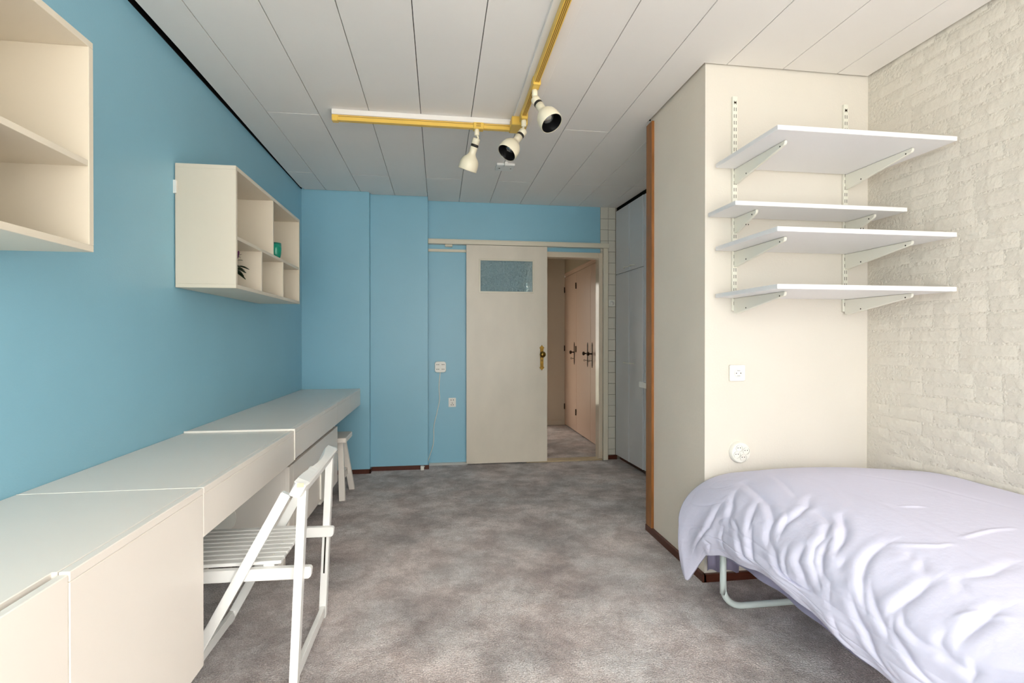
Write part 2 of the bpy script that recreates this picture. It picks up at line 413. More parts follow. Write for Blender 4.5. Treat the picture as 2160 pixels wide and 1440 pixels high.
# ------------------------------------------------------------ ceiling boards
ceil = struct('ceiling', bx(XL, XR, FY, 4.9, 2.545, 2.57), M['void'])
xs = [-1.174]+[-.985+.2932*k for k in range(11)]+[XR-.012]
J = {0: 4.20, 1: 3.11}
def plank(poly): obj('ceiling_plank', prism(BM(), poly, 2, CZ, CZ+.016, bev=.0012), M['ceil'], ceil)
g = .0018; ge = .0035
for k, (a, b) in enumerate(zip(xs, xs[1:])):
    a += g; b -= g; j = 4.20 if k % 2 == 0 else 3.11; j2 = j-3.3
    end = 4.672 if b < -.60 and a < -.7 else (4.752 if b < -.10 and a > -.62 else 4.893)
    if k == 2: pass
    segs = []
    if a < -.62 < b:        # board that turns the first corner
        plank([(a, j+ge), (b, j+ge), (b, 4.752), (-.605, 4.752), (-.625, 4.672), (a, 4.672)]); plank([(a, FY+.01), (b, FY+.01), (b, j-ge), (a, j-ge)]); continue
    if k == 0:              # the cut edge along the blue wall leaves a dark gap that narrows away from the window
        el = [(-1.160, FY+.01), (-1.161, 1.2), (-1.166, 1.9), (-1.163, 2.5), (-1.172, 3.3), (-1.180, 4.0), (-1.182, 4.196)]
        plank(el+[(b, j-ge), (b, FY+.01)]); plank([(-1.182, j+ge), (-1.184, 4.60), (-1.165, end), (b, end), (b, j+ge)]); continue
    if b < 1.26:
        plank([(a, FY+.01), (b, FY+.01), (b, j-ge), (a, j-ge)]); plank([(a, j+ge), (b, j+ge), (b, end), (a, end)])
    elif a < 1.25:
        jj = 4.20
        plank([(a, FY+.01), (b, FY+.01), (b, 2.268), (1.247, 2.268), (1.247, 2.95), (b, 2.95), (b, jj-ge), (a, jj-ge)])
        plank([(a, jj+ge), (b, jj+ge), (b, 4.893), (a, 4.893)])
    else:
        plank([(a, FY+.01), (b, FY+.01), (b, 2.268), (a, 2.268)])
        plank([(a, 2.95), (b, 2.95), (b, 4.20-ge), (a, 4.20-ge)])
        plank([(a, 4.20+ge), (b, 4.20+ge), (b, 4.893), (a, 4.893)])

struct('gap_shade_strip', bx(XL-.001, XL+.004, FY, 4.68, 2.513, 2.546), M['black'])  # black strip over the wall top, stands in for shade in the ceiling gap
# ------------------------------------------------------------ doorway trim and sliding door
t3 = struct('trim_3', bx(-.102, 1.660, 4.838, 4.905, 2.098, 2.140, bev=.002), M['frame'])
obj('top_lip', bx(-.102, 1.660, 4.832, 4.905, 2.134, 2.142, bev=.001), M['frame'], t3)
obj('track_bracket', bx(.055, .125, 4.862, 4.90, 2.077, 2.098, bev=.002), M['frame'], t3)
struct('trim_4', bx(1.612, 1.660, 4.862, 4.905, 0, 2.098, bev=.002), M['frame'])
struct('trim_5', bx(-.102, .80, 4.889, 4.906, 2.030, 2.056, bev=.002), M['frame'])
bm = BM()
box(bm, .800, .838, 4.887, 4.995, 0, 2.056, .002); box(bm, 1.572, 1.608, 4.887, 4.995, 0, 2.056, .002)
box(bm, .838, 1.572, 4.887, 4.995, 2.004, 2.056, .002)
struct('trim_6', bm, M['jamb'])
struct('trim_7', bx(.838, 1.60, 4.86, 4.965, -.01, .014, bev=.003), M['thresh'])
door = empty_struct('door_1', (.646, 4.86, .014))
bm = BM(); dx0, dx1, gx0, gx1, gz0, gz1 = .256, 1.038, .384, .898, 1.650, 1.955
box(bm, dx0, gx0, 4.842, 4.878, .014, 2.094); box(bm, gx1, dx1, 4.842, 4.878, .014, 2.094)
box(bm, gx0, gx1, 4.842, 4.878, .014, gz0); box(bm, gx0, gx1, 4.842, 4.878, gz1, 2.094)
bmesh.ops.remove_doubles(bm, verts=bm.verts, dist=1e-5)
obj('door_panel', bm, M['door'], door)
bm = BM()
for a in ((gx0-.010, gx0+.006, gz0-.010, gz1+.010), (gx1-.006, gx1+.010, gz0-.010, gz1+.010), (gx0, gx1, gz1-.006, gz1+.010), (gx0, gx1, gz0-.010, gz0+.006)):
    obj('glazing_bead', bx(a[0], a[1], 4.838, 4.850, a[2], a[3], bev=.002), M['frame'], door)
obj('pane', bx(gx0, gx1, 4.856, 4.860, gz0, gz1), M['pebble'], door)
bm = BM()
zc = 1.02; pr = [(.968, -.085), (.960, -.096), (.966, -.104), (.976, -.112), (.984, -.126), (.992, -.112), (1.002, -.104), (1.008, -.096), (1.0, -.085),
      (1.0, .085), (1.008, .096), (1.002, .104), (.992, .112), (.984, .126), (.976, .112), (.966, .104), (.960, .096), (.968, .085)]
prism(bm, [(x, zc+z) for x, z in pr], 1, 4.836, 4.842, bev=.001)
pl = obj('handle_plate', bm, M['brass'], door, label='aged brass escutcheon plate')
obj('door_knob', lathe(BM(), [(.012, 0), (.012, .018), (.024, .024), (.030, .034), (.026, .046), (.012, .052), (0, .053)], (.986, 4.836, 1.052), (0, -1, 0), 24), M['brass'], pl)
obj('keyhole', prism(BM(), roundrect(.981, .987, .985, 1.003, .0025), 1, 4.8345, 4.8365), M['hole'], pl)

# ------------------------------------------------------------ hall closet
hc = thing('hall_closet', 'pinkish beige built-in closet with three tall doors seen through the open doorway', 'closet', (1.80, 6.0, 0))
bm = BM()
box(bm, 1.742, 1.78, 5.0, 6.95, 2.062, 2.10, .002); box(bm, 1.735, 1.78, 5.0, 6.95, 2.098, 2.115, .002)
box(bm, 1.738, 1.78, 6.93, 6.95, 0, 2.062, .002)
box(bm, 1.79, 1.85, 5.0, 6.95, 0, 2.06)
obj('closet_frame', bm, M['pink'], hc)
obj('back_board', bx(1.76, 1.79, 5.0, 6.93, 0, 2.062), M['black'], hc)
for y0, y1, hy, hing in ((6.338, 6.926, 6.43, 6.93), (5.722, 6.332, 5.83, 6.335), (5.05, 5.716, 5.65, 5.06)):
    d = obj('door', bx(1.738, 1.760, y0, y1, .014, 2.056, bev=.002), M['pink'], hc)
    obj('escutcheon', prism(BM(), [(hy-.014, 1.13), (hy, 1.16), (hy+.014, 1.13), (hy+.012, .90), (hy, .87), (hy-.012, .90)], 0, 1.733, 1.738), M['bronze'], d)
    obj('door_knob', lathe(BM(), [(.007, 0), (.007, .03), (.020, .036), (.024, .048), (.018, .058), (0, .06)], (1.733, hy, 1.03), (-1, 0, 0), 16), M['bronze'], d)
    bmk = BM(); tube(bmk, [(1.735, hy, .95), (1.705, hy, .95)], .003, 8)
    tube(bmk, [(1.697+.009*math.cos(t*math.pi/6), hy, .95+.009*math.sin(t*math.pi/6)) for t in range(13)], .0025, 6)
    obj('key', bmk, M['bronze'], d)
    for z in (1.88, 1.07, .26):
        bmh = BM()
        for k in range(3): lathe(bmh, [(0, 0), (.007, 0), (.007, .026), (0, .026)], (1.732, hing, z-.036+.026*k), (0, 0, 1), 10)
        obj('hinge', bmh, M['bronze'], d)

# ------------------------------------------------------------ grey wardrobe
wd = thing('wardrobe', 'pale grey built-in wardrobe with two upper and two lower doors beside tiled strip', 'wardrobe', (1.93, 4.57, 0))
def shear(bm):
    for v in bm.verts:
        v.co.x += .031*(4.895-v.co.y)/.655
    return bm
bm = BM(); box(bm, 1.765, 2.128, 4.272, 4.890, .045, 2.472); obj('body', shear(bm), M['ward'], wd)
bm = BM(); box(bm, 1.755, 2.128, 4.240, 4.2715, .045, 2.472, .002); obj('side_panel', shear(bm), M['ward'], wd)
obj('plinth', shear(bx(1.790, 2.12, 4.262, 4.888, -.01, .045)), M['skirt'], wd, label='dark red-brown plinth')
obj('top_filler', shear(bx(1.757, 2.12, 4.236, 4.888, 2.474, 2.509)), M['black'], wd, label='black filler strip under the ceiling')
for y0, y1 in ((4.270, 4.561), (4.565, 4.890)):
    for z0, z1, hz in ((.047, 1.836, .975), (1.842, 2.470, 1.88)):
        d = obj('door', shear(bx(1.747, 1.765, y0+.0015, y1-.0015, z0, z1, bev=.0015)), M['ward'], wd)
        obj('edge_strip', shear(bx(1.7455, 1.750, (y0+.002 if y0 > 4.4 else y0+.002), y0+.016, z0, z1, bev=.001)), M['wardedge'], d)
        ya, yb = (y0+.02, y0+.11) if y0 > 4.4 else (y1-.11, y1-.02)
        obj('handle', shear(tube(BM(), [(1.748, ya, hz), (1.728, ya+.012, hz), (1.724, (ya+yb)/2, hz), (1.728, yb-.012, hz), (1.748, yb, hz)], .0045, 8)), M['metalw'], d)
ct = thing('worktop_unit', 'white kitchenette worktop just visible behind the wooden partition edge', 'counter', (1.93, 3.6, 0))
obj('worktop', bx(1.722, 2.128, 2.93, 4.232, .780, .832, bev=.003), M['white'], ct)
obj('base_cabinet', bx(1.80, 2.128, 2.95, 4.21, .02, .780), M['ward'], ct)

# ------------------------------------------------------------ desks along the blue wall
FX = -.697                                                     # front plane of the desk fascia
def desk(name, label, y0, y1, zt, apron, joint=True):
    t = thing(name, label, 'desk', ((XL+FX)/2, (y0+y1)/2, 0), 'white laminate units along the blue wall'); return t
G = 'white laminate units along the blue wall'
def rbx(*a, b=.0015): return bx(*a, bev=b)
# unit 1: tall cabinet nearest the camera
u1 = thing('desk_cabinet', 'white closed base cabinet nearest the camera, flat top against the blue wall', 'cabinet', (-.95, .9, 0), G)
Z1 = .757
obj('top_panel', prism(BM(), [(XL+.002, -.10), (FX-.031, -.10), (FX-.031, 1.0775), (FX-.022, 1.0775), (FX-.022, 1.632), (XL+.002, 1.632)], 2, Z1-.02, Z1, bev=.0015), M['desk'], u1)
obj('top_edge_strip', rbx(FX-.020, FX, 1.077, 1.632, Z1-.02, Z1), M['desk'], u1)
obj('front_panel', rbx(FX-.018, FX, 1.077, 1.632, .225, Z1-.0205), M['desk'], u1)
d = obj('door', rbx(FX-.019, FX-.001, .55, 1.0745, .225, Z1-.004), M['desk'], u1)
obj('door', rbx(FX-.019, FX-.001, -.10, .547, .225, Z1-.004), M['desk'], u1)
obj('groove_back', bx(FX-.036, FX-.032, -.10, 1.076, Z1-.10, Z1-.021), M['slot'], u1)
obj('end_panel', rbx(XL+.002, FX-.019, 1.612, 1.631, .225, Z1-.0205), M['desk'], u1)
obj('bottom_panel', rbx(XL+.002, FX-.02, -.10, 1.611, .225, .243), M['desk'], u1)
for y in (-.02, 1.50): obj('leg', rbx(-.80, -.765, y, y+.035, fz(y), .225), M['desk'], u1)
# unit 2: kneehole desk
u2 = thing('desk', 'white kneehole desk section over the folding chair, against the blue wall', 'desk', (-.95, 2.11, 0), G)
Z2 = .757
obj('desktop', rbx(XL+.002, FX-.022, 1.636, 2.590, Z2-.02, Z2), M['desk'], u2)
obj('top_edge_strip', rbx(FX-.020, FX, 1.636, 2.590, Z2-.02, Z2), M['desk'], u2)
obj('apron', rbx(FX-.018, FX, 1.634, 2.592, .608, Z2-.0205), M['desk'], u2)
obj('white_edge', rbx(XL+.002, FX, 1.6322, 1.6352, Z2-.022, Z2+.0008, b=.0005), M['desk2'], u2)
obj('back_rail', rbx(XL+.002, XL+.02, 1.64, 2.59, .66, Z2-.021), M['desk'], u2)
# unit 3: drawers
u3 = thing('drawer_unit', 'white low sideboard with flap door and drawers behind the folding chair', 'cabinet', (-.95, 3.2, 0), G)
Z3 = .762
obj('top_panel', rbx(XL+.002, FX-.022, 2.598, 3.655, Z3-.02, Z3), M['desk'], u3)
obj('top_edge_strip', rbx(FX-.020, FX, 2.594, 3.277, Z3-.02, Z3), M['desk'], u3)
obj('top_edge_strip', rbx(FX-.020, FX, 3.280, 3.655, Z3-.02, Z3), M['desk'], u3)
obj('fascia', rbx(FX-.018, FX, 2.594, 3.655, .614, Z3-.0205), M['desk'], u3)
obj('white_edge', rbx(FX-.019, FX+.004, 2.5922, 2.5982, .612, Z3+.003, b=.0008), M['desk2'], u3)
obj('white_edge', rbx(XL+.002, FX-.0192, 2.5922, 2.5982, Z3-.022, Z3+.003, b=.0008), M['desk2'], u3)
FD = -.722
obj('side_panel', rbx(XL+.002, FD-.018, 2.602, 2.620, .190, .614), M['desk'], u3)
obj('side_panel', rbx(XL+.002, FD-.018, 3.770, 3.788, .170, .614), M['desk'], u3)
obj('carcass', rbx(XL+.02, FD-.03, 2.62, 3.77, .20, .612), M['desk'], u3)
obj('rail', rbx(FD-.028, FD-.010, 2.62, 3.77, .585, .614), M['desk'], u3)
obj('front_frame', rbx(FD-.02, FD, 2.602, 2.665, .200, .578), M['desk'], u3)
obj('drawer', rbx(FD-.019, FD, 2.668, 3.786, .402, .576), M['desk'], u3)
dr = obj('flap_door', rbx(FD-.019, FD, 2.668, 3.262, .205, .398), M['desk'], u3)
obj('edge_strip', rbx(FD-.001, FD+.009, 3.236, 3.258, .22, .385), M['desk2'], dr)
obj('drawer', rbx(FD-.019, FD, 3.266, 3.786, .180, .398), M['desk'], u3)
for x, y in ((-.765, 2.590), (-1.12, 2.60), (-.765, 3.70), (-1.12, 3.70)):
    obj('leg', rbx(x-.018, x+.018, y, y+.035, fz(y), .202), M['desk'], u3)
obj('grommet_ring', prism(BM(), [(-1.02+.055*math.cos(t*.3), .345+.07*math.sin(t*.3)) for t in range(21)], 1, 2.598, 2.602), M['desk2'], u3)
# unit 4: cantilevered end
u4 = thing('desk_end_section', 'white desk section at the far end, cantilevered over the stool in the corner', 'desk', (-.95, 4.17, 0), G)
obj('desktop', rbx(XL+.002, FX-.022, 3.659, 4.682, Z3-.024, Z3-.003), M['desk'], u4)
obj('top_edge_strip', rbx(FX-.020, FX, 3.659, 4.682, Z3-.024, Z3-.003), M['desk'], u4)
for a, b in ((3.657, 4.186), (4.190, 4.682)): obj('fascia', rbx(FX-.018, FX, a, b, .614, Z3-.0245), M['desk'], u4)
obj('end_batten', rbx(XL+.002, FX-.02, 4.66, 4.682, .66, Z3-.025), M['desk'], u4)

# ------------------------------------------------------------ stool
st = thing('stool', 'low white wooden stool with splayed legs under the far desk end', 'stool', (-.82, 4.02, 0))
bm = prism(BM(), roundrect(-.96, -.678, 3.87, 4.16, .022, 4), 2, .436, .472, bev=.004)
obj('seat', bm, M['desk'], st)
feet = {(1, 0): (-.705, 3.875), (1, 1): (-.692, 4.215), (-1, 0): (-.95, 3.875), (-1, 1): (-.955, 4.215)}
for (a, b), (x, y) in feet.items():
    obj('leg', bar(BM(), (x, y, fz(y)), (-.822+a*.083, 4.035+(b*2-1)*.045, .437), .042, .034, up=(0, 1, 0), bev=.002), M['desk'], st)
for x in (-.722, -.935): obj('stretcher', bar(BM(), (x, 3.91, .165), (x, 4.17, .165), .018, .055, up=(0, 0, 1), bev=.002), M['desk'], st)
obj('seat_rail', bx(-.86, -.79, 3.94, 4.13, .395, .437, bev=.003), M['desk'], st)

# ------------------------------------------------------------ folding chair
fc = thing('folding_chair', 'white painted folding chair with slatted seat tucked under the desk', 'chair', (-.65, 2.0, 0))
ny, fy = 1.787, 2.212
for y, s, tz in ((ny, -1, .70), (fy, 1, .715)):
    f0 = fz(y)
    pa, pb = Vector((-.482, y, f0)), Vector((-.452, y, tz))
    post = obj('post', bar(BM(), pa, pb, .027, .036, up=(0, 1, 0), bev=.002), M['chair'], fc)
    q0, q1 = pa.lerp(pb, .28), pa.lerp(pb, .56)
    inner = y+.0185 if s < 0 else y-.0185
    obj('slot', bar(BM(), (q0.x, inner, q0.z), (q1.x, inner, q1.z), .006, .002, up=(0, 1, 0)), M['slot'], post)
    obj('leg', bar(BM(), (-.855, y-.002*s, f0), (-.505 if s < 0 else -.517, y-.002*s, .685 if s < 0 else .665), .032, .026, up=(0, 1, 0), bev=.003), M['chair'], fc)
ry0, ry1 = 1.815, 2.184
for y in (ry0, ry1):
    bm = prism(BM(), [(-.96, .400), (-.950, .394), (-.440, .387), (-.432, .395), (-.430, .420), (-.436, .427), (-.95, .434), (-.96, .428)], 1, y-.012, y+.012, bev=.002)
    obj('seat_rail', bm, M['chair'], fc)
ns = 9; sw = (ry1-ry0-.024)/ns
for k in range(ns):
    y0 = ry0+.012+k*sw+.0015
    sl = obj('slat', bx(-.935, -.535, y0, y0+sw-.0085, .4325, .4445, bev=.002), M['chair'], fc)
    for x in (-.90, -.575): obj('screw', lathe(BM(), [(0, .0008), (.0035, .0006), (.004, 0)], (x, y0+sw/2-.003, .4445), (0, 0, 1), 8), M['metalw'], sl)
for x in (-.90, -.575): obj('batten', bx(x-.018, x+.018, ry0+.012, ry1-.012, .410, .4325, bev=.002), M['chair'], fc)
obj('stretcher', bar(BM(), (-.478, ny+.015, .075), (-.478, fy-.015, .075), .018, .040, up=(0, 0, 1), bev=.002), M['chair'], fc)
obj('stretcher', bar(BM(), (-.832, ny+.013, .082), (-.832, fy-.013, .082), .020, .036, up=(0, 0, 1), bev=.002), M['chair'], fc)
# backrest: thick board, front face carved hollow
bm = BM(); n = 18; rings = []
for i in range(n+1):
    t = i/n; y = 1.748+(2.268-1.748)*t
    hol = .021*math.sin(math.pi*min(1, max(0, (t-.14)/.72)))**1.3 if .14 < t < .86 else 0
    endr = .006 if i in (0, n) else 0
    zc_ = .706+.014*t
    sec = [(-.492+hol*.8, -.016), (-.471+hol, .027), (-.465+hol, .032), (-.432, .018), (-.428, .012), (-.446, -.026), (-.452, -.031), (-.488+hol*.8, -.022)]
    rings.append([bm.verts.new((x+(endr if x < -.465 else -endr), y, zc_+z*(.85 if endr else 1))) for x, z in sec])
for A, B in zip(rings, rings[1:]):
    for k in range(8): bm.faces.new([A[k], A[(k+1) % 8], B[(k+1) % 8], B[k]])
bm.faces.new(rings[0]); bm.faces.new(rings[-1][::-1]); bmesh.ops.recalc_face_normals(bm, faces=bm.faces)
br = obj('backrest', bm, M['chair'], fc)
obj('worn_patch', bx(-.462, -.440, 1.7465, 1.7485, .714, .728, bev=.0004), M['worn'], br, label='worn cream patch')

# ------------------------------------------------------------ wall cabinets
def wallbox(label, y0, y1, z0, z1, shz, vup, vlo):
    w = thing('wall_shelf_box', label, 'shelf', (XL+.13, (y0+y1)/2, z0), 'open box shelves on the blue wall')
    X0, X1, T = XL+.004, -.931, .018
    obj('top_panel', bx(X0, X1, y0, y1, z1-T, z1, bev=.0012), M['shelfbox'], w)
    obj('bottom_panel', bx(X0, X1, y0, y1, z0, z0+T, bev=.0012), M['shelfbox'], w)
    obj('side_panel', bx(X0, X1, y0, y0+T, z0+T, z1-T, bev=.0008), M['shelfbox'], w)
    obj('side_panel', bx(X0, X1, y1-T, y1, z0+T, z1-T, bev=.0008), M['shelfbox'], w)
    obj('back_panel', bx(X0, X0+.006, y0+T, y1-T, z0+T, z1-T), M['shelfbox'], w)
    obj('shelf', bx(X0+.006, X1-.002, y0+T, y1-T, shz-.008, shz+.008, bev=.0008), M['shelfbox'], w)
    for y in vup: obj('divider', bx(X0+.006, X1-.002, y-.007, y+.007, shz+.008, z1-T, bev=.0008), M['shelfbox'], w)
    for y in vlo: obj('divider', bx(X0+.006, X1-.002, y-.007, y+.007, z0+T, shz-.008, bev=.0008), M['shelfbox'], w)
    obj('wall_bracket', bx(XL-.002, XL+.012, y0-.010, y0+.03, z1-.14, z1-.08, bev=.001), M['white'], w)
    return w
wallbox('cream open box shelf nearest the camera, cut off by the left picture edge', .445, 1.535, 1.436, 2.003, 1.672, (.99,), (.80, 1.17))
wallbox('smaller-looking cream box shelf holding a teal glass and a plant', 2.516, 3.606, 1.436, 2.003, 1.672, (3.061,), (2.871, 3.245))
# teal glass
bm = lathe(BM(), [(0, 0), (.022, 0), (.026, .006), (.032, .030), (.034, .06), (.033, .095), (.031, .095), (.032, .06), (.030, .032), (.022, .010), (0, .010)], (0, 0, 0), (0, 0, 1), 32)
cup = obj('drinking_glass', bm, M['teal']); cup.location = (-.972, 3.225, 1.680)
tag(cup, 'teal glass tumbler standing in the upper compartment of the box shelf', 'glass')
# plant
pt = thing('potted_plant', 'small dark-leaved plant with a purple flower in the lower shelf compartment', 'plant', (-1.06, 2.655, 1.454))
obj('pot', lathe(BM(), [(0, 0), (.028, 0), (.038, .055), (.041, .055), (.041, .066), (.034, .066), (.032, .05), (0, .05)], (-1.06, 2.655, 1.454), (0, 0, 1), 24), M['pot'], pt)
def leaf(bm, p, q, w, droop):
    p = Vector(p); q = Vector(q); d = q-p; s = d.cross(Vector((0, 0, 1))).normalized(); n = 7; rows = []
    for i in range(n+1):
        t = i/n; c = p+d*t+Vector((0, 0, 1))*(droop*math.sin(math.pi*t)); ww = w*math.sin(math.pi*min(.97, .08+t*.92))**.7
        rows.append([bm.verts.new(c-s*ww), bm.verts.new(c-Vector((0, 0, ww*.25))), bm.verts.new(c+s*ww)])
    for A, B in zip(rows, rows[1:]):
        for k in range(2):
            f = bm.faces.new([A[k], A[k+1], B[k+1], B[k]]); f.smooth = True
cr = Vector((-1.045, 2.665, 1.535))
for q, w in (((-.975, 2.805, 1.560), .020), ((-1.0, 2.80, 1.525), .019), ((-.99, 2.76, 1.60), .018), ((-.965, 2.72, 1.545), .012), ((-1.02, 2.79, 1.575), .012),
             ((-.98, 2.77, 1.505), .018), ((-1.10, 2.60, 1.57), .014), ((-1.12, 2.70, 1.56), .013), ((-1.02, 2.58, 1.56), .013), ((-1.0, 2.83, 1.545), .019), ((-1.03, 2.74, 1.50), .011)):
    bm = BM(); leaf(bm, cr, q, w, .022)
    r = bmesh.ops.solidify(bm, geom=bm.faces[:], thickness=.0012)
    obj('leaf', bm, M['leaf'], pt)
obj('stem', tube(BM(), smooth_path([(-1.05, 2.66, 1.51), (-1.04, 2.68, 1.56), (-1.01, 2.735, 1.612)], 5), .0025, 8), M['leaf'], pt)
fp = Vector((-1.005, 2.742, 1.618))
for k in range(6):
    a = k*math.pi/3+.3; q = fp+Vector((math.cos(a)*.016, math.cos(a)*.012-.004, math.sin(a)*.024+.004)); bm = BM()
    leaf(bm, fp, q, .0075, .004); bmesh.ops.solidify(bm, geom=bm.faces[:], thickness=.001); obj('petal', bm, M['flower'], pt)

# ------------------------------------------------------------ rail shelving on the column
def rail(xc, label):
    t = thing('shelf_rail', label, 'rail', (xc, 2.28, 1.34), 'slotted shelf uprights on the cream column')
    z0, z1 = 1.336, 2.362
    obj('upright', bx(xc-.0125, xc+.0125, 2.267, 2.2795, z0, z1, bev=.001), M['metalw'], t)
    bm = BM(); z = z1-.022
    while z > z0+.03:
        for dx in (-.0052, .0052): box(bm, xc+dx-.0011, xc+dx+.0011, 2.2662, 2.268, z-.017, z)
        z -= .032
    obj('slots', bm, M['slot'], t, kind='stuff')
    for z in (z1-.030, z1-.030-.512):
        obj('screw', lathe(BM(), [(0, .002), (.004, .0015), (.005, 0)], (xc, 2.2667, z), (0, -1, 0), 12), M['bronze'], t)
    return t
rail(1.404, 'left slotted cream metal upright carrying the four white shelves')
rail(1.996, 'right slotted cream metal upright carrying the four white shelves')
def shelf_and_brackets(zb, depth, x0, x1, bl, ordn):
    y1 = 2.264; y0 = y1-depth; T = .019
    s = obj('shelf_board', bx(x0, x1, y0, y1, zb, zb+T, bev=.0015), M['shelf'])
    tag(s, 'white shelf board on the column, %s' % ordn, 'shelf', 'white shelf boards on the cream column'); origin_to(s, ((x0+x1)/2, (y0+y1)/2, zb))
    for xc, side in ((1.404, 'left'), (1.996, 'right')):
        b = thing('shelf_bracket', 'cream tapered metal bracket on the %s upright under the %s' % (side, ordn.replace('the ', '')), 'bracket', (xc, 2.267, zb-.07), 'tapered shelf brackets')
        pts = [(2.267, zb-.001), (2.267, zb-.072), (2.250, zb-.076), (y1-bl*.9, zb-.024), (y1-bl+.006, zb-.019), (y1-bl, zb-.012), (y1-bl, zb-.001)]
        obj('arm', prism(BM(), pts, 0, xc-.006, xc+.006, bev=.0022), M['metalw'], b)
        bh = BM()
        for yy, zz in ((y1-bl+.030, zb-.017), (y1-.095, zb-.052)):
            lathe(bh, [(0, .0008), (.003, .0006), (.0034, 0)], (xc-.0062, yy, zz), (-1, 0, 0), 8)
            lathe(bh, [(0, .0008), (.003, .0006), (.0034, 0)], (xc+.0062, yy, zz), (1, 0, 0), 8)
        obj('screws', bh, M['slot'], b, kind='stuff')
shelf_and_brackets(2.014, .450, 1.302, 2.108, .36, 'the deep topmost shelf')
shelf_and_brackets(1.779, .225, 1.265, 2.108, .17, 'the narrow second shelf')
shelf_and_brackets(1.620, .450, 1.302, 2.108, .36, 'the deep third shelf')
shelf_and_brackets(1.396, .450, 1.302, 2.108, .36, 'the deep lowest shelf')

# ------------------------------------------------------------ sockets
def hole(bm, x, y, z, r=.0025): lathe(bm, [(r, 0), (r, .0008), (0, .0008)], (x, y, z), (0, -1, 0), 10)
s1 = thing('wall_socket', 'square white wall socket with round insert on the cream column', 'socket', (1.42, 2.28, 1.036))
obj('plate', prism(BM(), roundrect(1.380, 1.460, .998, 1.076, .006), 1, 2.268, 2.2795, bev=.0015), M['socket'], s1)
obj('insert', lathe(BM(), [(.021, 0), (.021, .0015), (.019, .002), (0, .0016)], (1.424, 2.268, 1.036), (0, -1, 0), 28), M['socket'], s1)
bm = BM(); hole(bm, 1.413, 2.2662, 1.036); hole(bm, 1.435, 2.2662, 1.036)
box(bm, 1.416, 1.432, 2.2655, 2.267, 1.0475, 1.049); box(bm, 1.416, 1.432, 2.2655, 2.267, 1.023, 1.0245); obj('contacts', bm, M['hole'], s1, kind='stuff')
s2 = thing('round_socket', 'round white multi-socket disc on the column just above the bed', 'socket', (1.433, 2.28, .655))
obj('base', lathe(BM(), [(.051, 0), (.051, .012), (.047, .022), (.044, .024), (0, .025)], (1.433, 2.2795, .655), (0, -1, 0), 40), M['socket'], s2)
bm = BM(); bh = BM()
for a in (120, 200, 290, 20):
    cx, cz = 1.433+.025*math.cos(math.radians(a)), .655+.025*math.sin(math.radians(a))
    bmesh.ops.create_cone(bm, cap_ends=False, segments=24, radius1=.0165, radius2=.0165, depth=.0015, matrix=Matrix.Translation((cx, 2.2538, cz)) @ Matrix.Rotation(math.pi/2, 4, 'X'))
    for dx in (-.006, .006): hole(bh, cx+dx, 2.2545, cz+.003, .0022)
obj('socket_rings', bm, M['slot'], s2, kind='stuff'); obj('contacts', bh, M['hole'], s2, kind='stuff')
s3 = thing('wall_outlet', 'small white double outlet low on the blue wall beside the sliding door', 'socket', (.123, 4.905, .594))
obj('plate', prism(BM(), roundrect(.088, .158, .551, .638, .004), 1, 4.896, 4.9045, bev=.001), M['socket'], s3)
bm = BM()
for x, z in ((.112, .618), (.134, .618), (.123, .588), (.114, .572), (.132, .572)): hole(bm, x, 4.8958, z, .0042)
obj('contacts', bm, M['hole'], s3, kind='stuff')
s4 = thing('power_strip', 'square white four-way socket block with hanging cord on the blue wall', 'socket', (.011, 4.905, .935))
obj('housing', prism(BM(), roundrect(-.042, .064, .884, .987, .022), 1, 4.868, 4.9045, bev=.004), M['socket'], s4)
bm = BM()
for cx in (-.013, .036):
    for cz in (.914, .958):
        for dx in (-.008, .008): hole(bm, cx+dx, 4.8678, cz, .004)
obj('contacts', bm, M['hole'], s4, kind='stuff')
cp = [(.009, 4.893, .886), (-.002, 4.890, .75), (.002, 4.892, .62), (-.022, 4.890, .50), (-.050, 4.888, .37), (-.054, 4.885, .22), (-.085, 4.87, .11), (-.115, 4.80, .045), (-.143, 4.735, .022)]
obj('cord', tube(BM(), smooth_path(cp, 7), .0038, 8), M['socket'], s4)
obj('plug', prism(BM(), roundrect(-.170, -.138, 4.70, 4.737, .008), 2, .004, .040, bev=.003), M['socket'], s4)
th = thing('thermostat', 'small white round dial fixed on the tiled strip', 'switch', (1.702, 4.8945, 1.557))
obj('plate', prism(BM(), roundrect(1.672, 1.736, 1.525, 1.589, .004), 1, 4.884, 4.8945, bev=.001), M['socket'], th)
obj('dial', lathe(BM(), [(.024, 0), (.022, .010), (.014, .011), (.013, .022), (0, .023)], (1.704, 4.884, 1.557), (0, -1, 0), 24), M['socket'], th)

# ------------------------------------------------------------ lighting track and spots
tr = thing('lighting_track', 'mustard yellow right-angled lighting track on white boards under the ceiling', 'light track', (.478, 3.03, 2.51))
obj('backing_board', bx(-.605, .432, 3.012, 3.085, 2.480, 2.5095, bev=.002), M['ceil'], tr, label='white backing board')
obj('backing_board', bx(.432, .548, FY+.05, 3.10, 2.496, 2.5095, bev=.002), M['ceil'], tr, label='white backing board')
obj('track_rail', bx(-.590, .43, 3.022, 3.052, 2.450, 2.480, bev=.002), M['yellow'], tr)
obj('end_cap', bx(-.606, -.572, 3.018, 3.056, 2.446, 2.481, bev=.003), M['yellow'], tr)
obj('track_rail', bx(.462, .492, FY+.06, 2.95, 2.464, 2.496, bev=.002), M['yellow'], tr)
bm = BM()
for x in (.4700, .4770, .4840): box(bm, x-.0014, x+.0014, FY+.07, 2.93, 2.4632, 2.4645)
obj('track_grooves', bm, M['groove'], tr, kind='stuff')
